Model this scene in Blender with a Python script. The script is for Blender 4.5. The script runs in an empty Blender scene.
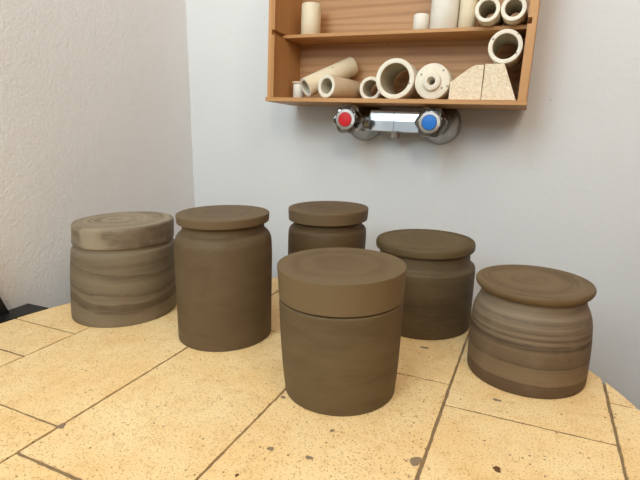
import bpy, bmesh, math, random
from mathutils import Vector, Matrix
rnd = random.Random(7)
scene = bpy.context.scene
COL = scene.collection

# ------------------------------------------------------------------ camera, world, lights, exposure
TZ = 0.75                      # table top
cam_d = bpy.data.cameras.new('camera'); cam = bpy.data.objects.new('camera', cam_d); COL.objects.link(cam)
cam_d.sensor_width = 36.0; cam_d.lens = 26.55; cam_d.clip_start = 0.02
right = Vector((0.9184, 0.3958, 0.0023)).normalized()
fwd = Vector((-0.3843, 0.8931, -0.2338)); fwd = (fwd - right * fwd.dot(right)).normalized()
up = right.cross(fwd)
m3 = Matrix((right, up, -fwd)).transposed()
cam.matrix_world = Matrix.Translation((0, 0, TZ + 0.29)) @ m3.to_4x4()
scene.camera = cam

w = bpy.data.worlds.new('sky'); scene.world = w; w.use_nodes = True
w.node_tree.nodes['Background'].inputs[0].default_value = (0.72, 0.85, 1.0, 1)
w.node_tree.nodes['Background'].inputs[1].default_value = 1.0

def area(name, loc, rot, sx, sy, power, col):
    l = bpy.data.lights.new(name, 'AREA'); l.shape = 'RECTANGLE'; l.size = sx; l.size_y = sy
    l.energy = power; l.color = col
    o = bpy.data.objects.new(name, l); COL.objects.link(o); o.location = loc; o.rotation_euler = rot
    return o
RX0, RX1, RY0, RY1, RZ1 = -0.7512, 0.8, -0.8, 0.957, 2.7  # unseen right and rear walls drawn in close to shape the light
# unseen windows, first added as cool fill: wall, start, end, sill, head, watts, colour
WINS = [('rear', -0.735, -0.15, 1.45, 2.60, 18.5, (0.74, 0.90, 1.0)),
        ('rear', 0.18, 0.48, 1.72, 2.10, 8.0, (1.0, 0.88, 0.73)),
        ('right', -0.70, -0.10, 1.75, 2.50, 9.0, (1.0, 0.90, 0.76))]
for side, a0, a1, c0, c1, pw, pc in WINS:
    if side == 'rear': area('window_daylight', ((a0+a1)/2, RY0-0.02, (c0+c1)/2), (math.radians(90), 0, 0), a1-a0, c1-c0, pw, pc)
    else: area('window_daylight', (RX1+0.02, (a0+a1)/2, (c0+c1)/2), (0, math.radians(90), 0), c1-c0, a1-a0, pw, pc)
scene.view_settings.view_transform = 'Standard'; scene.view_settings.look = 'None'
scene.view_settings.gamma = 1.0; scene.view_settings.use_curve_mapping = False
scene.view_settings.exposure = 0.0

# ------------------------------------------------------------------ helpers
def link(name, me, mat=None, parent=None, smooth=False):
    o = bpy.data.objects.new(name, me); COL.objects.link(o)
    if mat and not me.materials: me.materials.append(mat)
    if parent: o.parent = parent
    if smooth:
        for p in me.polygons: p.use_smooth = True
    return o
def tag(o, label=None, cat=None, group=None, kind=None):
    if label: o['label'] = label
    if cat: o['category'] = cat
    if group: o['group'] = group
    if kind: o['kind'] = kind
    return o
def empty(name, loc=(0, 0, 0)):
    o = bpy.data.objects.new(name, None); o.empty_display_size = 0.02; COL.objects.link(o); o.location = loc
    return o
def pymesh(name, v, f):
    me = bpy.data.meshes.new(name); me.from_pydata(v, [], f); me.update(); return me
def bm_mesh(name, bm):
    bmesh.ops.recalc_face_normals(bm, faces=bm.faces)
    me = bpy.data.meshes.new(name); bm.to_mesh(me); bm.free(); return me
def add_box(bm, x0, x1, y0, y1, z0, z1):
    vs = [bm.verts.new((x, y, z)) for x in (x0, x1) for y in (y0, y1) for z in (z0, z1)]
    for q in ((0,1,3,2),(4,6,7,5),(0,4,5,1),(2,3,7,6),(0,2,6,4),(1,5,7,3)): bm.faces.new([vs[i] for i in q])
    return vs
def box(name, b, mat, parent=None, bevel=0.0):
    bm = bmesh.new(); add_box(bm, *b)
    if bevel: bmesh.ops.bevel(bm, geom=bm.edges[:], offset=bevel, segments=2, affect='EDGES', profile=0.5)
    return link(name, bm_mesh(name, bm), mat, parent)
def auto_smooth(me, ang=35):
    for p in me.polygons: p.use_smooth = True
    bm = bmesh.new(); bm.from_mesh(me)
    for e in bm.edges:
        if len(e.link_faces) == 2: e.smooth = e.calc_face_angle(0) < math.radians(ang)
    bm.to_mesh(me); bm.free()
def lathe(name, prof, n=96, mat=None, parent=None, sharp=40, warp=None):
    """prof: (r, z) from axis to axis or closed loop; warp(x,y,z)->(x,y,z)"""
    v, f, rows = [], [], []
    for r, z in prof:
        if r < 1e-6:
            rows.append([len(v)]); v.append((0, 0, z))
        else:
            rows.append(list(range(len(v), len(v) + n)))
            for k in range(n):
                a = 2 * math.pi * k / n; v.append((r * math.cos(a), r * math.sin(a), z))
    for a, b in zip(rows, rows[1:]):
        if len(a) == 1 and len(b) == 1: continue
        for k in range(n):
            k2 = (k + 1) % n
            if len(a) == 1: f.append((a[0], b[k2], b[k]))
            elif len(b) == 1: f.append((a[k], a[k2], b[0]))
            else: f.append((a[k], a[k2], b[k2], b[k]))
    if warp: v = [warp(*p) for p in v]
    me = pymesh(name, v, f)
    bm = bmesh.new(); bm.from_mesh(me); bmesh.ops.recalc_face_normals(bm, faces=bm.faces); bm.to_mesh(me); bm.free()
    auto_smooth(me, sharp)
    return link(name, me, mat, parent) if mat else me
def smooth_prof(pts, sub=4):
    """Catmull-Rom through (r,z) control points; a third entry 1 marks a corner kept sharp"""
    out = []
    P = [(p[0], p[1]) for p in pts]; C = [len(p) > 2 for p in pts]
    for i in range(len(P) - 1):
        p1, p2 = P[i], P[i + 1]
        p0 = P[i - 1] if i > 0 and not C[i] else p1
        p3 = P[i + 2] if i + 2 < len(P) and not C[i + 1] else p2
        for s in range(sub):
            t = s / sub
            q = []
            for a, b, c, d in zip(p0, p1, p2, p3):
                q.append(0.5 * (2*b + (c-a)*t + (2*a-5*b+4*c-d)*t*t + (3*b-a-3*c+d)*t**3))
            out.append((max(q[0], 0), q[1]))
    out.append(P[-1]); return out

# ------------------------------------------------------------------ material helpers
class NT:
    def __init__(s, name):
        s.m = bpy.data.materials.new(name); s.m.use_nodes = True; s.t = s.m.node_tree
        s.b = s.t.nodes['Principled BSDF']; s.tc = s.n('ShaderNodeTexCoord')
    def n(s, t, **k):
        o = s.t.nodes.new(t)
        for a, b in k.items(): setattr(o, a, b)
        return o
    def l(s, a, b): s.t.links.new(a, b)
    def mapping(s, scale=(1, 1, 1), rot=(0, 0, 0), loc=(0, 0, 0), src='Object'):
        m = s.n('ShaderNodeMapping'); m.inputs['Scale'].default_value = scale
        m.inputs['Rotation'].default_value = rot; m.inputs['Location'].default_value = loc
        s.l(s.tc.outputs[src], m.inputs[0]); return m.outputs[0]
    def noise(s, vec, scale, detail=4, rough=0.55, dist=0.0):
        n = s.n('ShaderNodeTexNoise'); n.inputs['Scale'].default_value = scale; n.inputs['Detail'].default_value = detail
        n.inputs['Roughness'].default_value = rough; n.inputs['Distortion'].default_value = dist
        s.l(vec, n.inputs['Vector']); return n.outputs['Fac']
    def voro(s, vec, scale, out='Distance', feat='F1', rand=1.0):
        n = s.n('ShaderNodeTexVoronoi', feature=feat); n.inputs['Scale'].default_value = scale
        n.inputs['Randomness'].default_value = rand
        s.l(vec, n.inputs['Vector']); return n.outputs[out]
    def ramp(s, fac, stops, interp='LINEAR'):
        r = s.n('ShaderNodeValToRGB'); r.color_ramp.interpolation = interp
        e = r.color_ramp.elements
        while len(e) < len(stops): e.new(0.5)
        for q, (p, c) in zip(e, stops):
            q.position = p; q.color = (c, c, c, 1) if isinstance(c, (int, float)) else (*c, 1)
        s.l(fac, r.inputs[0]); return r.outputs[0]
    def mix(s, fac, a, b, mode='MIX'):
        m = s.n('ShaderNodeMix', data_type='RGBA', blend_type=mode)
        for v, k in ((fac, 0), (a, 6), (b, 7)):
            if isinstance(v, (int, float)): m.inputs[k].default_value = v
            elif isinstance(v, tuple): m.inputs[k].default_value = (*v, 1)
            else: s.l(v, m.inputs[k])
        return m.outputs[2]
    def math(s, op, a, b=None):
        m = s.n('ShaderNodeMath', operation=op)
        for i, v in enumerate((a, b)):
            if v is None: continue
            if isinstance(v, (int, float)): m.inputs[i].default_value = v
            else: s.l(v, m.inputs[i])
        return m.outputs[0]
    def bump(s, hgt, strength=0.3, dist=0.001):
        b = s.n('ShaderNodeBump'); b.inputs['Strength'].default_value = strength; b.inputs['Distance'].default_value = dist
        s.l(hgt, b.inputs['Height']); s.l(b.outputs[0], s.b.inputs['Normal'])
    def done(s, col=None, rough=0.6, spec=0.3, metal=0.0):
        if col is not None:
            if isinstance(col, tuple): s.b.inputs['Base Color'].default_value = (*col, 1)
            else: s.l(col, s.b.inputs['Base Color'])
        if isinstance(rough, (int, float)): s.b.inputs['Roughness'].default_value = rough
        else: s.l(rough, s.b.inputs['Roughness'])
        s.b.inputs['Specular IOR Level'].default_value = spec; s.b.inputs['Metallic'].default_value = metal
        return s.m
def srgb(r, g, b):
    f = lambda c: ((c/255)/12.92 if c/255 <= 0.04045 else ((c/255+0.055)/1.055)**2.4)
    return (f(r), f(g), f(b))

def mat_wall(name, col, s1, st, dist, lowf=1.0):
    k = NT(name); v = k.mapping()
    big = k.noise(v, 3.0, 3); c = k.mix(k.ramp(big, [(0.3, 0.0), (0.7, 1.0)]), col, tuple(x*0.955 for x in col))
    fl = k.voro(v, 9.0); c = k.mix(k.ramp(fl, [(0.012, 0.5), (0.02, 0.0)]), c, (0.42, 0.38, 0.33))
    a = k.noise(v, s1, 5, 0.6, 0.6); b = k.noise(k.mapping((1, 1, 0.35)), s1*0.35, 3)
    k.bump(k.math('ADD', a, k.math('MULTIPLY', b, lowf)), st, dist)
    return k.done(c, 0.75, 0.25)
M_WALL = mat_wall('painted_plaster', srgb(226, 226, 224), 95, 0.35, 0.0015)
M_WALL_L = mat_wall('stucco_plaster', srgb(241, 241, 241), 170, 0.65, 0.0026, 0.4)

def mat_clay(name, base, light, dark, band=0.5, tilt=0.05, fine=0.35, rings=False, lo=0.42, hi=0.6, seed=0.0, zs=90, patch=0.55):
    """thrown stoneware: horizontal throwing bands along z, slightly tilted"""
    k = NT(name)
    v = k.mapping((5, 5, zs), (tilt, tilt*0.6, 0), (seed, seed*2, seed))
    n1 = k.noise(v, 1.0, 3, 0.6, 0.3)
    v2 = k.mapping((14, 14, zs*5), (tilt*0.5, 0, 0), (seed, 0, seed*3))
    n2 = k.noise(v2, 1.0, 2, 0.6)
    c = k.mix(k.math('MULTIPLY', k.ramp(n1, [(lo, 0.0), (hi, 1.0)]), band), base, light)
    c = k.mix(k.math('MULTIPLY', k.ramp(n1, [(lo-0.16, 1.0), (lo-0.02, 0.0)]), band), c, dark)
    c = k.mix(k.math('MULTIPLY', k.ramp(n2, [(0.45, 0.0), (0.7, 1.0)]), fine), c, light)
    blot = k.noise(k.mapping((1, 1, 1), (0, 0, 0), (seed, seed, 0)), 28, 4)
    c = k.mix(k.math('MULTIPLY', k.ramp(blot, [(0.5, 0.0), (0.75, 1.0)]), 0.35), c, light)
    pz = k.noise(k.mapping((1, 1, 2.6), (0.2, 0.1, 0), (seed*3, seed, 0)), 13, 5, 0.62, 0.8)
    c = k.mix(k.math('MULTIPLY', k.ramp(pz, [(0.46, 0.0), (0.64, 1.0)]), patch), c, light)
    c = k.mix(k.math('MULTIPLY', k.ramp(pz, [(0.30, 1.0), (0.44, 0.0)]), patch), c, dark)
    if rings:
        sep = k.n('ShaderNodeSeparateXYZ'); k.l(k.mapping((1, 1, 1), (0, 0, 0), (0.004, -0.002, 0)), sep.inputs[0])
        r = k.math('SQRT', k.math('ADD', k.math('POWER', sep.outputs[0], 2.0), k.math('POWER', sep.outputs[1], 2.0)))
        dn = k.noise(k.mapping(), 22, 2)
        r2 = k.math('ADD', r, k.math('MULTIPLY', dn, 0.012))
        comb = k.n('ShaderNodeCombineXYZ'); k.l(r2, comb.inputs[0])
        rn = k.noise(comb.outputs[0], rings, 2, 0.7)
        c = k.mix(k.math('MULTIPLY', k.ramp(rn, [(0.47, 0.0), (0.56, 1.0)]), 0.8), c, light)
        c = k.mix(k.math('MULTIPLY', k.ramp(rn, [(0.36, 1.0), (0.44, 0.0)]), 0.75), c, dark)
    g = k.noise(k.mapping(), 900, 2)
    k.bump(k.math('ADD', k.math('MULTIPLY', g, 0.25), k.math('ADD', k.math('MULTIPLY', n2, 0.6), k.math('MULTIPLY', n1, 0.5))), 0.35, 0.0006)
    return k.done(c, 0.62, 0.3)

def mat_bands(name, stops, H, amp, nscale, tilt, fine, light, fz=420, fade=None):
    """clay with bands at given heights (metres), wavering and tilted a little"""
    k = NT(name); v = k.mapping(); sep = k.n('ShaderNodeSeparateXYZ'); k.l(v, sep.inputs[0])
    n = k.noise(k.mapping((1, 1, 1.8)), nscale, 3, 0.55)
    z = k.math('ADD', sep.outputs[2], k.math('MULTIPLY', k.math('SUBTRACT', n, 0.5), amp))
    z = k.math('ADD', z, k.math('ADD', k.math('MULTIPLY', sep.outputs[0], tilt[0]), k.math('MULTIPLY', sep.outputs[1], tilt[1])))
    c = k.ramp(k.math('DIVIDE', z, H), [(p/H, q) for p, q in stops])
    n2 = k.noise(k.mapping((9, 9, fz), (0.03, 0, 0)), 1.0, 3, 0.65)
    if fade:        # fewer throwing lines on the burnished lower part
        fine = k.math('MULTIPLY', k.ramp(k.math('DIVIDE', z, H), [(fade/H-0.05, 0.22), (fade/H+0.05, 1.0)]), fine)
    c = k.mix(k.math('MULTIPLY', k.ramp(n2, [(0.42, 0.0), (0.66, 1.0)]), fine), c, light)
    c = k.mix(k.math('MULTIPLY', k.ramp(n2, [(0.26, 1.0), (0.42, 0.0)]), fine), c, tuple(x*0.42 for x in light))
    bl = k.noise(v, 34, 4); c = k.mix(k.math('MULTIPLY', k.ramp(bl, [(0.5, 0.0), (0.75, 1.0)]), 0.25), c, light)
    k.bump(k.math('ADD', k.math('MULTIPLY', k.noise(v, 900, 2), 0.25), n2), 0.35, 0.0006)
    return k.done(c, 0.62, 0.3)

def mat_stone():
    k = NT('speckled_tile'); v = k.mapping()
    oi = k.n('ShaderNodeObjectInfo')
    off = k.n('ShaderNodeVectorMath', operation='ADD'); k.l(v, off.inputs[0])
    cmb = k.n('ShaderNodeCombineXYZ')
    for i in range(3): k.l(k.math('MULTIPLY', oi.outputs['Random'], 3.0 + i), cmb.inputs[i])
    k.l(cmb.outputs[0], off.inputs[1]); v = off.outputs[0]
    n1 = k.noise(v, 14, 5, 0.6); n2 = k.noise(v, 70, 4, 0.65)
    c = k.mix(k.ramp(n1, [(0.35, 0.0), (0.68, 1.0)]), srgb(250, 221, 166), srgb(243, 204, 142))
    c = k.mix(k.math('MULTIPLY', k.ramp(n2, [(0.5, 0.0), (0.72, 1.0)]), 0.45), c, srgb(222, 176, 114))
    sp = k.noise(v, 560, 2, 0.6)
    c = k.mix(k.math('MULTIPLY', k.ramp(sp, [(0.575, 0.0), (0.66, 1.0)]), 0.72), c, srgb(176, 124, 70))
    vd = k.voro(v, 170); vc = k.voro(v, 170, 'Color')
    sc = k.n('ShaderNodeSeparateColor'); k.l(vc, sc.inputs[0])
    gate = k.math('GREATER_THAN', sc.outputs[0], 0.66)
    rad = k.math('MULTIPLY', sc.outputs[1], 0.22)
    dot = k.math('MULTIPLY', k.math('LESS_THAN', vd, rad), gate)
    c = k.mix(k.math('MULTIPLY', dot, 0.8), c, srgb(118, 78, 44))
    k.bump(k.math('SUBTRACT', k.math('MULTIPLY', n2, 0.5), k.math('ADD', k.ramp(sp, [(0.60, 0.0), (0.72, 1.0)]), dot)), 0.35, 0.0006)
    return k.done(c, 0.62, 0.3)
M_TILE = mat_stone()
def mat_grout():
    k = NT('grout'); n = k.noise(k.mapping(), 160, 3)
    k.bump(n, 0.4, 0.001); return k.done(k.mix(n, srgb(120, 98, 72), srgb(160, 134, 100)), 0.85, 0.15)
M_GROUT = mat_grout()
def mat_plain(name, col, rough=0.5, spec=0.4, metal=0.0, var=0.12, scale=60):
    k = NT(name); n = k.noise(k.mapping(), scale, 3)
    return k.done(k.mix(n, col, tuple(x*(1-var) for x in col)), rough, spec, metal)
M_CEMENT = mat_plain('cement_smear', srgb(150, 128, 102), 0.8, 0.2)
M_PIT = mat_plain('dark_chip', srgb(112, 78, 48), 0.7, 0.2)
M_STEEL = mat_plain('black_steel', srgb(24, 24, 25), 0.45, 0.4)
M_FLOOR = mat_plain('floor_screed', srgb(112, 98, 84), 0.6, 0.3, var=0.2, scale=6)
M_CEIL = mat_plain('ceiling_paint', srgb(214, 206, 196), 0.8, 0.2, var=0.02)
M_WARM_BOUNCE = mat_plain('clay_plaster', srgb(160, 112, 70), 0.8, 0.2, var=0.1, scale=5)  # unseen right wall made brown to bounce warm light onto the back wall
M_REAR = mat_plain('pale_paint', srgb(196, 206, 214), 0.8, 0.2, var=0.04, scale=5)  # unseen rear wall kept pale so the chrome tap bar reflects brightly
M_FRAME = mat_plain('window_paint', srgb(230, 230, 226), 0.5, 0.4, var=0.03)
def mat_wood(name, axis, c1, c2, c3):
    k = NT(name)
    sc = [38, 38, 38]; sc[axis] = 2.6
    v = k.mapping(tuple(sc)); n = k.noise(v, 1.0, 4, 0.6, 0.8)
    w_ = k.n('ShaderNodeTexWave', wave_type='BANDS', bands_direction='Z' if axis != 2 else 'X')
    w_.inputs['Scale'].default_value = 0.55; w_.inputs['Distortion'].default_value = 7.0; w_.inputs['Detail'].default_value = 2.0
    w_.inputs['Detail Scale'].default_value = 0.8
    k.l(v, w_.inputs[0])
    c = k.mix(k.ramp(n, [(0.3, 0.0), (0.7, 1.0)]), c1, c2)
    c = k.mix(k.math('MULTIPLY', k.ramp(w_.outputs['Fac'], [(0.45, 0.0), (0.95, 1.0)]), 0.5), c, c3)
    kn = k.voro(k.mapping((1, 1, 1)), 8.0)
    c = k.mix(k.math('MULTIPLY', k.ramp(kn, [(0.03, 1.0), (0.07, 0.0)]), 0.7), c, srgb(120, 72, 36))
    k.bump(n, 0.15, 0.0006)
    return k.done(c, 0.5, 0.35)
WC = (srgb(200, 152, 100), srgb(186, 135, 82), srgb(164, 110, 60))
M_WOODX = mat_wood('pine_length', 0, *WC); M_WOODZ = mat_wood('pine_upright', 2, *WC)
M_WOODB = mat_wood('pine_back', 0, srgb(200, 156, 110), srgb(184, 136, 90), srgb(158, 110, 66))
M_SLOT = mat_plain('slot_wood', srgb(70, 44, 26), 0.8, 0.1)
def mat_ceramic(name, c1, c2, spots=0.0, rough=0.55):
    k = NT(name); v = k.mapping(); n = k.noise(v, 26, 4)
    c = k.mix(k.ramp(n, [(0.35, 0.0), (0.7, 1.0)]), c1, c2)
    if spots:
        vd = k.voro(v, 110); s2 = k.n('ShaderNodeSeparateColor'); k.l(k.voro(v, 110, 'Color'), s2.inputs[0])
        d = k.math('MULTIPLY', k.math('LESS_THAN', vd, 0.2), k.math('GREATER_THAN', s2.outputs[0], 1-spots))
        c = k.mix(k.math('MULTIPLY', d, 0.75), c, srgb(112, 96, 66))
    return k.done(c, rough, 0.3)
M_CER_W = mat_ceramic('bisque_white', srgb(236, 231, 219), srgb(227, 218, 200), 0.012)
M_CER_C = mat_ceramic('bisque_cream', srgb(233, 219, 190), srgb(222, 204, 168), 0.012)
M_CER_T = mat_ceramic('bisque_tan', srgb(224, 204, 174), srgb(210, 186, 152), 0.01)
M_CER_R = mat_ceramic('bisque_spotted_rim', srgb(238, 231, 214), srgb(226, 216, 194), 0.3)
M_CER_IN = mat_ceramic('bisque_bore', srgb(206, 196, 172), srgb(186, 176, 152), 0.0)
def mat_brick():
    k = NT('insulating_brick'); v = k.mapping(); n = k.noise(v, 170, 4, 0.7); vd = k.voro(v, 330)
    c = k.mix(k.ramp(n, [(0.4, 0.0), (0.65, 1.0)]), srgb(240, 226, 200), srgb(226, 204, 170))
    c = k.mix(k.math('MULTIPLY', k.ramp(vd, [(0.12, 1.0), (0.3, 0.0)]), 0.35), c, srgb(160, 124, 84))
    k.bump(k.math('ADD', n, vd), 0.7, 0.0012); return k.done(c, 0.9, 0.1)
M_BRICK = mat_brick()
M_CHROME = mat_plain('chrome', (0.84, 0.88, 0.92), 0.14, 0.5, 1.0, 0.02)
M_CHROME_D = mat_plain('worn_chrome', (0.50, 0.49, 0.46), 0.28, 0.5, 1.0, 0.3, 120)
M_RING = mat_plain('knurled_ring', (0.62, 0.62, 0.61), 0.45, 0.5, 0.8, 0.2, 200)
M_RED = mat_plain('red_cap', srgb(206, 22, 30), 0.35, 0.5, var=0.06)
M_BLUE = mat_plain('blue_cap', srgb(30, 116, 205), 0.35, 0.5, var=0.06)
def mat_clear():
    k = NT('clear_acrylic'); k.b.inputs['Transmission Weight'].default_value = 1.0; k.b.inputs['IOR'].default_value = 1.49
    return k.done((0.66, 0.63, 0.58), 0.06, 0.5)
M_CLEAR = mat_clear()
M_INK = mat_plain('black_ink', srgb(26, 22, 20), 0.6, 0.3)

# ------------------------------------------------------------------ room
T = 0.12
def wall_mesh(name, b, mat, hole=None, label=None):
    """hole: openings (start, end, sill, head) along the wall"""
    bm = bmesh.new(); x0, x1, y0, y1, z0, z1 = b
    if hole:
        along_x = (x1-x0) > (y1-y0)
        p, end = (x0, x1) if along_x else (y0, y1)
        def seg(s0, s1, c0, c1):
            if along_x: add_box(bm, s0, s1, y0, y1, c0, c1)
            else: add_box(bm, x0, x1, s0, s1, c0, c1)
        for a0, a1, c0, c1 in hole:
            seg(p, a0, z0, z1); seg(a0, a1, z0, c0); seg(a0, a1, c1, z1); p = a1
        seg(p, end, z0, z1)
    else: add_box(bm, *b)
    return tag(link(name, bm_mesh(name, bm), mat), kind='structure', label=label)
wall_mesh('floor', (RX0-T, RX1+T, RY0-T, RY1+T, -0.1, 0), M_FLOOR, label='grey screed floor of the pottery room')
wall_mesh('ceiling', (RX0-T, RX1+T, RY0-T, RY1+T, RZ1, RZ1+0.1), M_CEIL, label='white painted ceiling')
wall_mesh('wall_back', (RX0-T-0.1, RX1+T, RY1, RY1+T, 0, RZ1), M_WALL, label='smooth white plaster wall behind the jars with box and tap')
wl = wall_mesh('wall_left', (RX0-T, RX0, RY0-T, RY1, 0, RZ1), M_WALL_L, label='rough stucco side wall meeting the back wall in a corner')
for v_ in wl.data.vertices: v_.co.x += (v_.co.z - 1.10) * 0.0186      # the old wall is a little out of plumb
wall_mesh('wall_right', (RX1, RX1+T, RY0-T, RY1, 0, RZ1), M_WARM_BOUNCE, hole=[w_[1:5] for w_ in WINS if w_[0] == 'right'], label='brown clay plaster wall with one window')
wall_mesh('wall_rear', (RX0-T, RX1+T, RY0-T, RY0, 0, RZ1), M_REAR, hole=[w_[1:5] for w_ in WINS if w_[0] == 'rear'], label='pale grey blue wall with two windows')
for wi, (side, a0, a1, c0, c1, pw, pc) in enumerate(WINS):
    wf = empty('window_%d' % (wi+1), ((a0+a1)/2, RY0-0.07, c0) if side == 'rear' else (RX1+0.07, (a0+a1)/2, c0))
    if side != 'rear': wf.rotation_euler = (0, 0, math.radians(90))
    tag(wf, ['white framed tall window in the rear wall', 'white framed narrower window in the rear wall', 'white framed window in the brown side wall'][wi], kind='structure')
    hw, hh = (a1-a0)/2, c1-c0
    for nm, b in (('frame_jamb', (-hw, -hw+0.03, -0.02, 0.02, 0, hh)), ('frame_jamb', (hw-0.03, hw, -0.02, 0.02, 0, hh)),
                  ('frame_rail', (-hw+0.03, hw-0.03, -0.02, 0.02, 0, 0.03)), ('frame_rail', (-hw+0.03, hw-0.03, -0.02, 0.02, hh-0.03, hh))):
        box(nm, b, M_FRAME, wf, 0.002)

# ------------------------------------------------------------------ round tiled table
TC = (-0.2702, 0.3761); TR = 0.437; S = 0.29
YAW = math.radians(-1.364)           # tile grid against the wall
table = empty('round_table', (TC[0], TC[1], 0))
tag(table, 'round table topped with cream speckled stone tiles', 'table')
def t2w(x, y):                        # tile grid units -> table-local metres
    x *= S; y *= S; c, s = math.cos(YAW), math.sin(YAW)
    return (x*c - y*s - TC[0], x*s + y*c - TC[1])
lathe('grout_bed', [(0, TZ-0.030), (TR-0.004, TZ-0.030), (TR-0.0015, TZ-0.028), (TR-0.0015, TZ-0.003), (TR-0.003, TZ-0.0016), (0, TZ-0.0016)], 160, M_GROUT, table)
XJ = [-2.60, -2.003, -1.404, -0.815, -0.233, 0.325, 0.92]
YJ = {0: [-0.6, 0.4, 1.203, 1.463, 2.4], 1: [-0.6, 0.05, 0.920, 1.776, 2.9], 2: [-0.6, -0.15, 0.774, 1.902, 3.0],
      3: [-0.6, 0.66, 1.764, 2.9], 4: [-0.6, 0.5, 1.612, 2.9], 5: [0.3, 0.95, 1.883, 2.6]}
def clip_circle(poly, r):
    out = []
    n = len(poly)
    for i in range(n):
        p, q = poly[i], poly[(i+1) % n]
        ip, iq = math.hypot(*p) <= r, math.hypot(*q) <= r
        if ip: out.append(p)
        if ip != iq:
            a, b = (0.0, 1.0)
            for _ in range(40):
                m = (a+b)/2; x = (p[0]+(q[0]-p[0])*m, p[1]+(q[1]-p[1])*m)
                if (math.hypot(*x) <= r) == ip: a = m
                else: b = m
            out.append((p[0]+(q[0]-p[0])*a, p[1]+(q[1]-p[1])*a, 'c'))
    res = []
    for i, p in enumerate(out):
        q = out[(i+1) % len(out)]
        res.append((p[0], p[1]))
        if len(p) == 3 and len(q) == 3 and math.hypot((p[0]+q[0])/2, (p[1]+q[1])/2) < r*0.9999:
            # leaving the disc at p, re-entering at q: follow the rim
            a0, a1 = math.atan2(p[1], p[0]), math.atan2(q[1], q[0])
            d = (a1-a0) % (2*math.pi)
            if 0 < d < math.pi*0.9:
                nseg = max(2, int(d/0.035))
                for t in range(1, nseg): res.append((r*math.cos(a0+d*t/nseg), r*math.sin(a0+d*t/nseg)))
    return res
def make_tile(x0, x1, y0, y1):
    g = 0.0056
    x0 += g; x1 -= g; y0 += g; y1 -= g
    poly = []
    def edge(a, b):
        L = math.hypot(b[0]-a[0], b[1]-a[1]); n = max(2, int(L/0.022))
        nx, ny = -(b[1]-a[1])/L, (b[0]-a[0])/L; wob = rnd.uniform(-0.0025, 0.0025)
        for t in range(n):
            f = t/n; o = 0 if t == 0 else rnd.uniform(-0.0013, 0.0013) + wob*math.sin(f*math.pi)
            poly.append(t2w(a[0]+(b[0]-a[0])*f+nx*o, a[1]+(b[1]-a[1])*f+ny*o))
    c = [(x0, y0), (x1, y0), (x1, y1), (x0, y1)]
    for i in range(4): edge(c[i], c[(i+1) % 4])
    poly = clip_circle(poly, TR)
    if len(poly) < 3: return
    cx = sum(p[0] for p in poly)/len(poly); cy = sum(p[1] for p in poly)/len(poly)
    bm = bmesh.new()
    b = 0.0004
    def ring(z, ins):
        vs = []
        for (x, y) in poly:
            d = math.hypot(x-cx, y-cy) or 1; vs.append(bm.verts.new((x-(x-cx)/d*ins-cx, y-(y-cy)/d*ins-cy, z)))
        return vs
    rings = [ring(-0.022, 0), ring(-b, 0), ring(0, b)]
    n = len(poly)
    for r0, r1 in zip(rings, rings[1:]):
        for i in range(n): bm.faces.new((r0[i], r0[(i+1) % n], r1[(i+1) % n], r1[i]))
    bm.faces.new(rings[-1]); bm.faces.new(list(reversed(rings[0])))
    o = link('tile', bm_mesh('tile', bm), M_TILE, table)
    o.location = (cx, cy, TZ - rnd.uniform(0, 0.0003))
for i in range(len(XJ)-1):
    ys = YJ[i]
    for a, b in zip(ys, ys[1:]): make_tile(XJ[i], XJ[i+1], a, b)
# cement smears and chips on the stone
def blob(name, tx, ty, r, mat, hgt, seed, sx=1.0):
    rr = random.Random(seed); x, y = t2w(tx, ty)
    n = 18; ph = [rr.uniform(0, 6.28) for _ in range(4)]
    bm = bmesh.new(); top = []; bot = []
    for k in range(n):
        a = 2*math.pi*k/n
        q = r*(1+0.16*math.sin(2*a+ph[0])+0.12*math.sin(3*a+ph[1])+0.08*math.sin(5*a+ph[2]))
        bot.append(bm.verts.new((q*math.cos(a)*sx, q*math.sin(a), 0))); top.append(bm.verts.new((q*0.8*math.cos(a)*sx, q*0.8*math.sin(a), hgt)))
    for k in range(n): bm.faces.new((bot[k], bot[(k+1) % n], top[(k+1) % n], top[k]))
    bm.faces.new(top); bm.faces.new(list(reversed(bot)))
    o = link(name, bm_mesh(name, bm), mat, table); o.location = (x, y, TZ - 0.0001); return o
blob('cement_smear', -0.254, 1.262, 0.0075, M_CEMENT, 0.0005, 1, 0.55)
blob('cement_smear', -0.546, 1.292, 0.0022, M_CEMENT, 0.0004, 2)
blob('cement_smear', -0.688, 1.125, 0.0030, M_CEMENT, 0.0004, 3)
blob('cement_smear', -0.558, 1.139, 0.0026, M_CEMENT, 0.0004, 4, 1.3)
blob('cement_smear', -0.795, 1.400, 0.0026, M_CEMENT, 0.0004, 9, 1.2)
blob('cement_smear', -1.398, 0.925, 0.0042, M_CEMENT, 0.0005, 10)
blob('stone_chip', -0.023, 1.3305, 0.0036, M_PIT, 0.0006, 5)
blob('stone_chip', -0.718, 0.981, 0.0018, M_PIT, 0.0004, 6)
blob('stone_chip', -0.055, 1.7216, 0.0028, M_CEMENT, 0.0004, 7, 1.5)
blob('stone_chip', -0.40, 2.04, 0.0030, M_CEMENT, 0.0004, 8, 1.8)
# underframe
lathe('support_ring', [(0.330, TZ-0.060), (0.360, TZ-0.060), (0.360, TZ-0.0302), (0.330, TZ-0.0302), (0.330, TZ-0.060)], 72, M_STEEL, table)
for k in range(4):
    a = math.radians(45+90*k); x, y = 0.345*math.cos(a), 0.345*math.sin(a)
    box('leg', (x-0.018, x+0.018, y-0.018, y+0.018, 0, TZ-0.0601), M_STEEL, table, 0.002)

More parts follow.
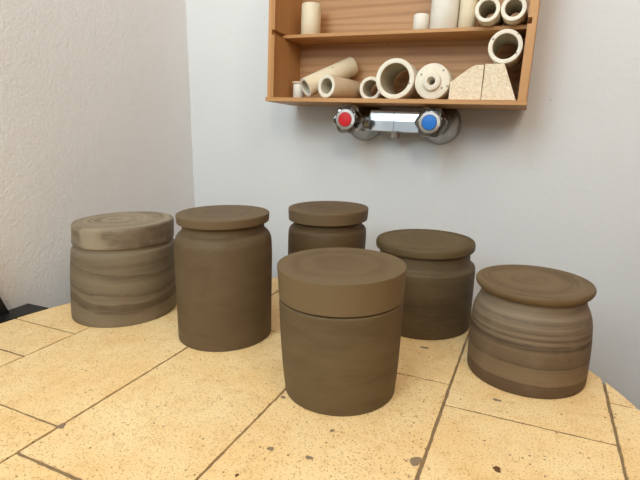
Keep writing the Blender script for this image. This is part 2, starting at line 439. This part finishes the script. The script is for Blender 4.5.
# black narrow stand against the stucco wall
st = empty('black_stand', (-0.73, 0.30, 0)); tag(st, 'black narrow stand with an upright panel wedged between table rim and stucco wall', 'stand')
bm = bmesh.new()
ol = [(-0.016, -0.22), (0.019, -0.22), (0.0185, 0.12), (0.034, 0.192), (-0.016, 0.192)]
lo_ = [bm.verts.new((x, y, TZ-0.020)) for x, y in ol]; hi_ = [bm.verts.new((x, y, TZ)) for x, y in ol]
bm.faces.new(hi_); bm.faces.new(list(reversed(lo_)))
for i_ in range(5): bm.faces.new((lo_[i_], lo_[(i_+1) % 5], hi_[(i_+1) % 5], hi_[i_]))
bmesh.ops.bevel(bm, geom=bm.edges[:], offset=0.0008, segments=1, affect='EDGES')
link('top_board', bm_mesh('top_board', bm), M_STEEL, st)
bm = bmesh.new()
vs = [bm.verts.new((x, y, z)) for x in (-0.0155, -0.004) for (y, z) in ((-0.21, TZ), (0.152, TZ), (0.098, TZ+0.16), (-0.21, TZ+0.16))]
for q in ((0,1,2,3),(7,6,5,4),(0,4,5,1),(1,5,6,2),(2,6,7,3),(3,7,4,0)): bm.faces.new([vs[i] for i in q])
link('upright_panel', bm_mesh('upright_panel', bm), M_STEEL, st)
for y in (-0.20, 0.165): box('leg', (-0.0155, 0.0145, y, y+0.022, 0, TZ-0.0201), M_STEEL, st)

# ------------------------------------------------------------------ jars
def jar(name, loc, body, lid, mb, ml, label, lean=0.0, wall=0.006):
    """body: outer (r,z) profile from the base edge to the rim; lid: (r,z) profile from underside edge to top centre"""
    e = empty(name, (loc[0]+0.0007, loc[1]-0.0017, TZ)); tag(e, label, 'jar', 'lidded clay jars on the round table')
    ph = rnd.uniform(0, 6.28)
    def warp(x, y, z):
        r = math.hypot(x, y); a = math.atan2(y, x)
        q = 1 + 0.0025*math.sin(2*a+ph) + 0.0015*math.sin(3*a+ph*2+z*30)
        return (x*q + 0.9184*lean*z, y*q + 0.3958*lean*z, z)
    o = smooth_prof(body)
    rim_r, rim_z = o[-1]
    prof = [(0, 0.0)] + o + [(rim_r-wall*0.5, rim_z), (rim_r-wall, rim_z-0.001)]
    inner = [(max(r-wall, 0.01), z) for r, z in reversed(o[::3]) if 0.012 < z < rim_z-0.002]
    inner = [(min(r, rim_r-wall), z) if z > rim_z-0.02 else (r, z) for r, z in inner]
    prof += inner + [(0, 0.010)]
    lathe('body', prof, 112, mb, e, 50, warp)
    l = smooth_prof(lid); r0, z0 = l[0]
    fl = rim_r - wall - 0.0012
    lathe('lid', [(0, z0-0.006), (fl, z0-0.006), (fl, z0)] + l, 112, ml, e, 50, warp)
    return e
B1, L1, D1 = srgb(112, 98, 80), srgb(146, 130, 108), srgb(82, 70, 56)
c1b = mat_bands('clay_streaked', [(0.0, srgb(108, 94, 74)), (0.016, srgb(126, 111, 89)), (0.031, srgb(118, 103, 82)), (0.0325, srgb(92, 77, 59)), (0.044, srgb(98, 84, 65)),
    (0.0455, srgb(126, 111, 89)), (0.054, srgb(114, 100, 80)), (0.0552, srgb(92, 78, 60)), (0.060, srgb(112, 98, 77)), (0.074, srgb(124, 110, 88)), (0.086, srgb(96, 82, 64)), (0.088, srgb(116, 102, 81)), (0.100, srgb(108, 94, 74)), (0.115, srgb(124, 110, 88))],
    0.12, 0.030, 9, (0.12, -0.04), 0.26, srgb(142, 127, 104), 260)
c1l = mat_clay('clay_ringed_lid', srgb(126, 112, 92), srgb(160, 145, 121), srgb(88, 70, 54), 0.3, 0.05, 0.25, 70, 0.45, 0.65, 0.4, 60)
jar('lidded_jar', (-0.5799, 0.5434),
    [(0.0788, 0.0, 1), (0.0796, 0.0012), (0.0799, 0.008), (0.0800, 0.03), (0.0788, 0.07), (0.0772, 0.100), (0.0762, 0.1085), (0.0745, 0.1105, 1), (0.0722, 0.1120), (0.0722, 0.1165, 1)],
    [(0.0738, 0.1168, 1), (0.0750, 0.1180), (0.0752, 0.124), (0.0748, 0.142), (0.0740, 0.1462), (0.0720, 0.1476), (0.060, 0.1478), (0.03, 0.1476), (0, 0.1474)],
    c1b, c1l, 'pale streaked clay jar whose flat lid shows swirling growth-like rings', 0.074)
c2 = mat_clay('clay_smooth_brown', srgb(94, 76, 52), srgb(112, 94, 70), srgb(80, 64, 43), 0.45, 0.04, 0.12, False, 0.45, 0.7, 3.1, 30, 0.3)
c2l = mat_clay('clay_brown_lid', srgb(97, 78, 52), srgb(109, 90, 64), srgb(86, 69, 46), 0.3, 0.03, 0.1, 24, 0.45, 0.7, 6.1, 40, 0.3)
jar('lidded_jar', (-0.3784, 0.5328),
    [(0.0653, 0.0, 1), (0.0659, 0.001), (0.0660, 0.006), (0.0664, 0.05), (0.0670, 0.11), (0.0663, 0.134), (0.0648, 0.1425), (0.0612, 0.1490), (0.0570, 0.1512, 1), (0.0560, 0.156), (0.0560, 0.1634, 1)],
    [(0.0612, 0.1636, 1), (0.0622, 0.1643), (0.0626, 0.1665), (0.0630, 0.1735), (0.0627, 0.1750), (0.0617, 0.1757, 1), (0.045, 0.1757), (0.02, 0.1757), (0, 0.1757)],
    c2, c2l, 'tall smooth brown clay jar with rounded shoulders and overhanging disc lid', 0.025)
c3 = mat_clay('clay_dark_brown', srgb(87, 68, 43), srgb(98, 80, 53), srgb(75, 58, 37), 0.35, 0.03, 0.12, False, 0.45, 0.7, 5.3, 40)
jar('lidded_jar', (-0.2970, 0.7088),
    [(0.0600, 0.0, 1), (0.0618, 0.002), (0.0628, 0.01), (0.0640, 0.06), (0.0648, 0.11), (0.0645, 0.122), (0.0634, 0.1272), (0.0606, 0.1308), (0.0570, 0.1325, 1), (0.0562, 0.1420, 1)],
    [(0.0640, 0.1422, 1), (0.0648, 0.1428), (0.0651, 0.146), (0.0658, 0.158), (0.0655, 0.1608), (0.0645, 0.1617, 1), (0.05, 0.1617), (0.02, 0.1617), (0, 0.1617)],
    c3, c2l, 'clay jar with a thick plain disc lid standing close to the back wall', 0.04)
c4 = mat_clay('clay_grey_brown', srgb(83, 68, 46), srgb(100, 85, 60), srgb(67, 55, 36), 0.5, 0.03, 0.2, False, 0.45, 0.66, 8.2, 60)
c4l = mat_clay('clay_olive_lid', srgb(92, 76, 49), srgb(106, 89, 61), srgb(77, 62, 40), 0.3, 0.03, 0.12, 30, 0.45, 0.66, 2.2, 60)
jar('lidded_jar', (-0.1265, 0.6880),
    [(0.0712, 0.0, 1), (0.0722, 0.0016), (0.0727, 0.008), (0.0730, 0.03), (0.0738, 0.07), (0.0740, 0.088), (0.0732, 0.0925), (0.0710, 0.0948, 1), (0.0684, 0.0955), (0.0668, 0.0985), (0.0660, 0.104), (0.0655, 0.1160, 1)],
    [(0.0697, 0.1162, 1), (0.0711, 0.1170), (0.0718, 0.1195), (0.0719, 0.1235), (0.0713, 0.1268), (0.0695, 0.1287), (0.0665, 0.1289), (0.063, 0.1280), (0.045, 0.1282), (0.02, 0.1286), (0, 0.1286)],
    c4, c4l, 'dark squat clay jar with a stepped neck ring and rounded-edge lid')
c5 = mat_clay('clay_olive_brown', srgb(94, 77, 51), srgb(112, 95, 69), srgb(80, 64, 43), 0.5, 0.05, 0.15, False, 0.45, 0.7, 11.0, 34, 0.32)
c5l = mat_clay('clay_tan_brown_lid', srgb(100, 81, 53), srgb(114, 95, 67), srgb(89, 72, 47), 0.4, 0.03, 0.12, 20, 0.45, 0.7, 9.4, 40, 0.35)
jar('lidded_jar', (-0.1738, 0.4629),
    [(0.0622, 0.0, 1), (0.0629, 0.0012), (0.0632, 0.006), (0.0654, 0.03), (0.0674, 0.07), (0.0682, 0.102), (0.0680, 0.1086), (0.0672, 0.1096, 1), (0.0632, 0.1098, 1), (0.0632, 0.1112, 1)],
    [(0.0674, 0.1114, 1), (0.0683, 0.1120), (0.0686, 0.118), (0.0694, 0.135), (0.0699, 0.1445), (0.0692, 0.1454, 1), (0.05, 0.1452), (0.025, 0.1449), (0, 0.1448)],
    c5, c5l, 'clay jar with straight sides and a deep drum lid fitting flush over a thin seam')
c6 = mat_bands('clay_banded', [(0.0, srgb(92, 71, 50)), (0.0150, srgb(90, 70, 50)), (0.0160, srgb(122, 101, 75)), (0.0345, srgb(114, 94, 69)),
    (0.0355, srgb(74, 58, 42)), (0.0372, srgb(98, 80, 58)), (0.052, srgb(108, 90, 66)), (0.0565, srgb(76, 61, 45)), (0.0605, srgb(70, 56, 42)), (0.0625, srgb(118, 99, 76)),
    (0.0665, srgb(80, 65, 49)), (0.0700, srgb(122, 104, 82)), (0.0740, srgb(88, 73, 56)), (0.0790, srgb(124, 106, 84)), (0.0840, srgb(98, 83, 65)), (0.0890, srgb(128, 111, 90)), (0.1010, srgb(106, 91, 73))],
    0.11, 0.005, 16, (0.012, 0.01), 0.5, srgb(142, 124, 101), 420, 0.055)
c6l = mat_clay('clay_banded_lid', srgb(102, 82, 54), srgb(120, 99, 69), srgb(85, 67, 45), 0.35, 0.05, 0.15, 45, 0.45, 0.62, 4.0, 60)
jar('lidded_jar', (0.0214, 0.5864),
    [(0.0660, 0.0, 1), (0.0670, 0.0012), (0.0674, 0.006), (0.0676, 0.02), (0.0676, 0.045), (0.0664, 0.066), (0.0648, 0.0780), (0.0618, 0.0870), (0.0590, 0.0925), (0.0575, 0.098), (0.0572, 0.1036, 1)],
    [(0.0580, 0.1038, 1), (0.0608, 0.1056), (0.0636, 0.1088), (0.0646, 0.1120), (0.0640, 0.1146), (0.0615, 0.1158), (0.05, 0.1154), (0.025, 0.1150), (0, 0.1150)],
    c6, c6l, 'squat clay jar with strong dark and light bands under a wide flared lid')

# ------------------------------------------------------------------ pine box on the wall
BO = Vector((-0.4672, 0.8265, 1.0870))
BR = Matrix.Rotation(math.radians(1.81), 3, 'Y') @ Matrix.Rotation(math.radians(-2.0), 3, 'X')
def boxmat(u, v, w_, R=Matrix.Identity(3)): return Matrix.Translation(BO + BR @ Vector((u, v, w_))) @ (BR @ R).to_4x4()
BW, BD, BH = 0.4595, 0.119, 0.30
crate = empty('wall_box'); crate.matrix_world = boxmat(0, 0, 0)
tag(crate, 'open pine box with one inner shelf hung crooked on the wall above the tap', 'shelf box')
SW = 0.0130; SZ = 0.1265; ST = 0.0062; SV = 0.040
def dado(x0, x1, inner):          # upright with a groove for the shelf
    bm = bmesh.new()
    add_box(bm, x0, x1, 0, BD-0.006, 0.0077, SZ-0.0075); add_box(bm, x0, x1, 0, BD-0.006, SZ+0.0015, BH-0.008)
    g0, g1 = (x0, x1-0.006) if inner > 0 else (x0+0.006, x1)
    add_box(bm, g0, g1, 0, BD-0.006, SZ-0.0075, SZ+0.0015)
    bmesh.ops.remove_doubles(bm, verts=bm.verts, dist=1e-6)
    return link('side_board', bm_mesh('side_board', bm), M_WOODZ, crate)
dado(0.0, SW, 1); dado(BW-SW, BW, -1)
box('bottom_board', (-0.003, BW+0.001, -0.002, BD-0.006, 0.0, 0.0076), M_WOODX, crate, 0.0008)
box('top_board', (0, BW, 0, BD-0.006, BH-0.0079, BH), M_WOODX, crate, 0.0008)
box('shelf', (SW-0.005, BW-SW+0.005, SV, BD-0.0062, SZ-ST, SZ), M_WOODX, crate, 0.0007)
box('back_panel', (0.001, BW-0.001, BD-0.0059, BD, 0.0005, BH-0.0005), M_WOODB, crate, 0.0004)

def place(o, u, v, w_, axis=None):
    """axis: direction of the local +Z in box coordinates"""
    R = Vector((0, 0, 1)).rotation_difference(Vector(axis)).to_matrix() if axis else Matrix.Identity(3)
    o.matrix_world = boxmat(u, v, w_, R)
GP = 'kiln props stored in the pine box'
def tube(name, label, r, length, pos, axis, mat, bore=0.7, r2=None, rim=M_CER_R, sub=True):
    """hollow ceramic tube; local z=0 is the open mouth shown, +Z runs along the tube"""
    e = empty(name); tag(e, label, 'ceramic tube', GP)
    r2 = r2 or r; q = r*bore; q2 = r2*bore; b = 0.0012
    lathe('tube_wall', [(r-b*0.3, b*0.25), (r, b), (r2, length-b), (r2-b, length), (q2+b, length), (q2, length-b)], 56, mat, e, 60)
    lathe('rim', [(q, b*1.2), (q+b*0.4, 0.0002), (q+b, 0), (r-b, 0), (r-b*0.3, b*0.25)], 56, rim, e, 60)
    lathe('bore', [(q, b*1.2), (q2, length-b)], 56, M_CER_IN, e, 60)
    place(e, *pos, axis); return e
def standing(name, label, r, length, u, v, w_, mat, cap=None, bore=0.55):
    e = empty(name); tag(e, label, 'ceramic prop', GP); b = 0.0012; q = r*bore
    lathe('prop_wall', [(q, b), (q+b*0.5, 0), (r-b, 0), (r, b), (r, length-b), (r-b, length), (q+b, length), (q, length-b), (q, b)], 56, mat, e, 60)
    if cap: lathe('cap_plate', [(0, length+0.0001), (r*1.2, length+0.0001), (r*1.25, length+0.001), (r*1.2, length+0.003), (0, length+0.003)], 40, cap, e, 60)
    place(e, u, v, w_); return e
BZ = 0.0077
standing('ceramic_prop', 'cream upright prop alone in the empty end of the box shelf', 0.0192, 0.060, 0.0535, 0.072, SZ+0.0002, M_CER_C)
standing('ceramic_prop', 'shortest white prop on the box shelf beside the marked tall tube', 0.0132, 0.0270, 0.2715, 0.058, SZ+0.0002, M_CER_W)
c_ = standing('ceramic_prop', 'tall thick white tube standing on the box shelf with a black mark', 0.0245, 0.115, 0.3100, 0.068, SZ+0.0002, M_CER_W)
mk = box('ink_mark', (-0.0012, 0.0012, -0.0004, 0.0004, -0.006, 0.006), M_INK, c_); mk.location = (-0.0045, -0.0240, 0.056)
mk2 = box('ink_mark', (-0.0025, 0.0025, -0.0004, 0.0004, -0.001, 0.001), M_INK, c_); mk2.location = (-0.0040, -0.0241, 0.0632)
standing('ceramic_prop', 'slim cream tube standing between the marked tall tube and a lying tube', 0.0142, 0.112, 0.3494, 0.062, SZ+0.0002, M_CER_C)
tube('ceramic_tube', 'tube lying mouth outward on the box shelf next to the slim cream one', 0.0190, 0.085, (0.3850, 0.013, SZ+0.0193), (0.02, 1, 0), M_CER_C, 0.68)
tube('ceramic_tube', 'tube lying mouth outward on the box shelf against the side board', 0.0188, 0.085, (0.4235, 0.013, SZ+0.0191), (0.02, 1, 0), M_CER_C, 0.66)
standing('ceramic_prop', 'tiny white prop with beige cap plate in the box corner', 0.0110, 0.0310, 0.0375, 0.060, BZ+0.0002, M_CER_W, M_CER_C)
tube('ceramic_tube', 'long yellowish tube leaning uphill over its neighbours in the box', 0.0182, 0.112, (0.0713, 0.0198, 0.0272), (0.0646, 0.0775, 0.0492), M_CER_C, 0.72, rim=M_CER_W)
tube('ceramic_tube', 'tan tube lying on the box floor under the long leaning one', 0.0205, 0.086, (0.1203, 0.0029, BZ+0.0207), (0.0323, 0.0963, -0.0010), M_CER_T, 0.66, 0.0193)
tube('ceramic_tube', 'small tube lying half behind the widest tube', 0.0215, 0.052, (0.1895, 0.050, BZ+0.0217), (0.02, 1, 0), M_CER_C, 0.7)
tube('ceramic_tube', 'widest white tube with speckled thin rim lying on the box floor', 0.0340, 0.090, (0.2440, 0.013, BZ+0.0342), (0.01, 1, 0), M_CER_W, 0.76)
# spool
sp = empty('ceramic_spool'); tag(sp, 'white spotted spool with a raised hub and small hole', 'ceramic spool', GP)
lathe('disc', [(0.0155, 0), (0.0275, 0), (0.0293, 0.0010), (0.0298, 0.003), (0.0298, 0.050), (0.0285, 0.052), (0.007, 0.052), (0.0065, 0.051)], 64, M_CER_R, sp, 50)
lathe('hub', [(0.0065, 0.051), (0.0065, -0.0065), (0.0072, -0.0075), (0.0138, -0.0075), (0.0150, -0.0065), (0.0156, 0.0)], 48, M_CER_R, sp, 50)
place(sp, 0.3082, 0.016, BZ+0.0300, (0.02, 1, 0))
# insulating brick offcuts
def brick(poly, v0, v1, label):
    bm = bmesh.new()
    a = [bm.verts.new((u, v0, w_)) for u, w_ in poly]; b = [bm.verts.new((u, v1, w_)) for u, w_ in poly]; n = len(poly)
    bm.faces.new(a); bm.faces.new(list(reversed(b)))
    for i in range(n): bm.faces.new((a[i], b[i], b[(i+1) % n], a[(i+1) % n]))
    bmesh.ops.bevel(bm, geom=bm.edges[:], offset=0.0011, segments=2, affect='EDGES', profile=0.5)
    o = link('brick_offcut', bm_mesh('brick_offcut', bm), M_BRICK); o.matrix_world = boxmat(0, 0, 0)
    tag(o, label, 'brick', 'porous brick offcuts in the pine box'); return o
brick([(0.3388, BZ+0.0002), (0.3388, 0.036), (0.3682, 0.0583), (0.377, 0.0625), (0.3897, 0.0628), (0.3902, BZ+0.0002)], 0.012, 0.075, 'porous brick offcut with one long sloping corner beside the spool')
brick([(0.3910, BZ+0.0002), (0.3914, 0.0640), (0.4205, 0.0640), (0.4440, BZ+0.0002)], 0.011, 0.075, 'wedge shaped porous brick offcut under the chipped tube')
tube('ceramic_tube', 'chipped white tube perched on top of the wedge shaped brick', 0.0257, 0.085, (0.4180, 0.013, 0.0642+0.0258), (0.01, 1, 0), M_CER_R, 0.74)

# ------------------------------------------------------------------ two-handle wall tap
tap = empty('mixer_tap', (-0.2346, RY1, 1.0500)); tap.rotation_euler = (0, math.radians(2.1), 0)
tag(tap, 'chrome wall tap with red and blue clear handles below the pine box', 'tap')
def ylathe(name, prof, x, z, mat, parent, n=48, sharp=40, lobes=0, amp=0.0):
    """prof (r, d): d = distance out from the wall"""
    wf_ = None
    if lobes:
        def wf_(px, py, pz):
            r = math.hypot(px, py); a = math.atan2(py, px)
            q = 1 + amp*math.cos(lobes*a)*min(1, max(0, (r-0.012)/0.012)); return (px*q, py*q, pz)
    me = lathe(name, prof, n, None, None, sharp, wf_)
    me.transform(Matrix.Translation((x, 0, z)) @ Matrix.Rotation(math.radians(90), 4, 'X'))
    return link(name, me, mat, parent)
HX = 0.0769
for sx, capm, cn in ((-1, M_RED, 'red'), (1, M_BLUE, 'blue')):
    x = sx*HX
    ylathe('wall_flange', [(0, 0.0005), (0.0385, 0.0005), (0.0392, 0.002), (0.0380, 0.006), (0.0315, 0.013), (0.026, 0.020), (0.0225, 0.026), (0, 0.026)], x, -0.002, M_CHROME_D, tap)
    ylathe('valve_body', [(0, 0.026), (0.0200, 0.026), (0.0210, 0.030), (0.0210, 0.082), (0.0185, 0.086), (0.0125, 0.088), (0.0125, 0.092), (0, 0.092)], x, 0, M_CHROME_D, tap)
    h = ylathe('handle', [(0, 0.092), (0.014, 0.092), (0.0222, 0.0935), (0.0256, 0.098), (0.0262, 0.106), (0.0250, 0.112), (0.0215, 0.1155), (0.0185, 0.1160), (0, 0.1160)], x, 0.0, M_CLEAR, tap, 96, 40, 6, 0.065)
    h['label'] = 'clear six-lobed handle'
    # knurled metal ring and coloured cap
    bm = bmesh.new()
    n = 56; ringv = []
    for rr, dd in ((0.0175, 0.1162), (0.0178, 0.1172), (0.0132, 0.1188), (0.0128, 0.1162)):
        ringv.append([bm.verts.new((x+(rr+(0.0006 if k % 2 and rr > 0.015 else 0))*math.cos(2*math.pi*k/n), -dd-(0.0004 if k % 2 else 0), (rr+(0.0006 if k % 2 and rr > 0.015 else 0))*math.sin(2*math.pi*k/n))) for k in range(n)])
    for a, b in zip(ringv, ringv[1:]):
        for k in range(n): bm.faces.new((a[k], a[(k+1) % n], b[(k+1) % n], b[k]))
    link('index_ring', bm_mesh('index_ring', bm), M_RING, h)
    cp = ylathe('index_cap', [(0, 0.1162), (0.0127, 0.1162), (0.0127, 0.1188), (0.0120, 0.1198), (0.006, 0.1204), (0, 0.1205)], x, 0, capm, h, 40)
    cp['label'] = cn + ' round cap'
# faceted body bar
bm = bmesh.new()
def bar(bm, x0, x1, sec):
    a = [bm.verts.new((x0, y, z)) for y, z in sec]; b = [bm.verts.new((x1, y, z)) for y, z in sec]; n = len(sec)
    bm.faces.new(a); bm.faces.new(list(reversed(b)))
    for i in range(n): bm.faces.new((a[i], a[(i+1) % n], b[(i+1) % n], b[i]))
sec = [(-0.030, -0.017), (-0.059, -0.0195), (-0.0635, -0.0180), (-0.0625, 0.0005), (-0.0606, 0.0185), (-0.057, 0.0200), (-0.030, 0.0180)]
bar(bm, -0.047, -0.0005, sec)
bodyl = link('body_bar', bm_mesh('body_bar', bm), M_CHROME, tap)
bm = bmesh.new(); bar(bm, 0.0005, 0.047, sec); link('body_bar', bm_mesh('body_bar', bm), M_CHROME, tap)
for x0, x1 in ((-0.058, -0.0475), (0.0475, 0.058)):
    bm = bmesh.new(); n = 24
    a = [bm.verts.new((x0, -0.049+0.0195*math.cos(6.2832*k/n), 0.0195*math.sin(6.2832*k/n))) for k in range(n)]
    b = [bm.verts.new((x1, -0.049+0.0195*math.cos(6.2832*k/n), 0.0195*math.sin(6.2832*k/n))) for k in range(n)]
    bm.faces.new(a); bm.faces.new(list(reversed(b)))
    for k in range(n): bm.faces.new((a[k], a[(k+1) % n], b[(k+1) % n], b[k]))
    me = bm_mesh('collar', bm); auto_smooth(me); link('collar', me, M_CHROME_D, tap)
box('centre_band', (-0.0006, 0.0006, -0.0578, -0.031, -0.0165, 0.0175), M_CHROME_D, tap)
lathe('outlet_neck', [(0, -0.0165), (0.0095, -0.0165), (0.0095, -0.0205), (0, -0.0205)], 32, M_CHROME, tap).location = (0.001, -0.047, 0)
o = lathe('outlet_nut', [(0, -0.0206), (0.0080, -0.0206), (0.0088, -0.022), (0.0088, -0.030), (0.0080, -0.0315), (0.0060, -0.0315), (0.0058, -0.026), (0, -0.026)], 12, M_CHROME_D, tap, 20); o.location = (0.001, -0.047, 0)
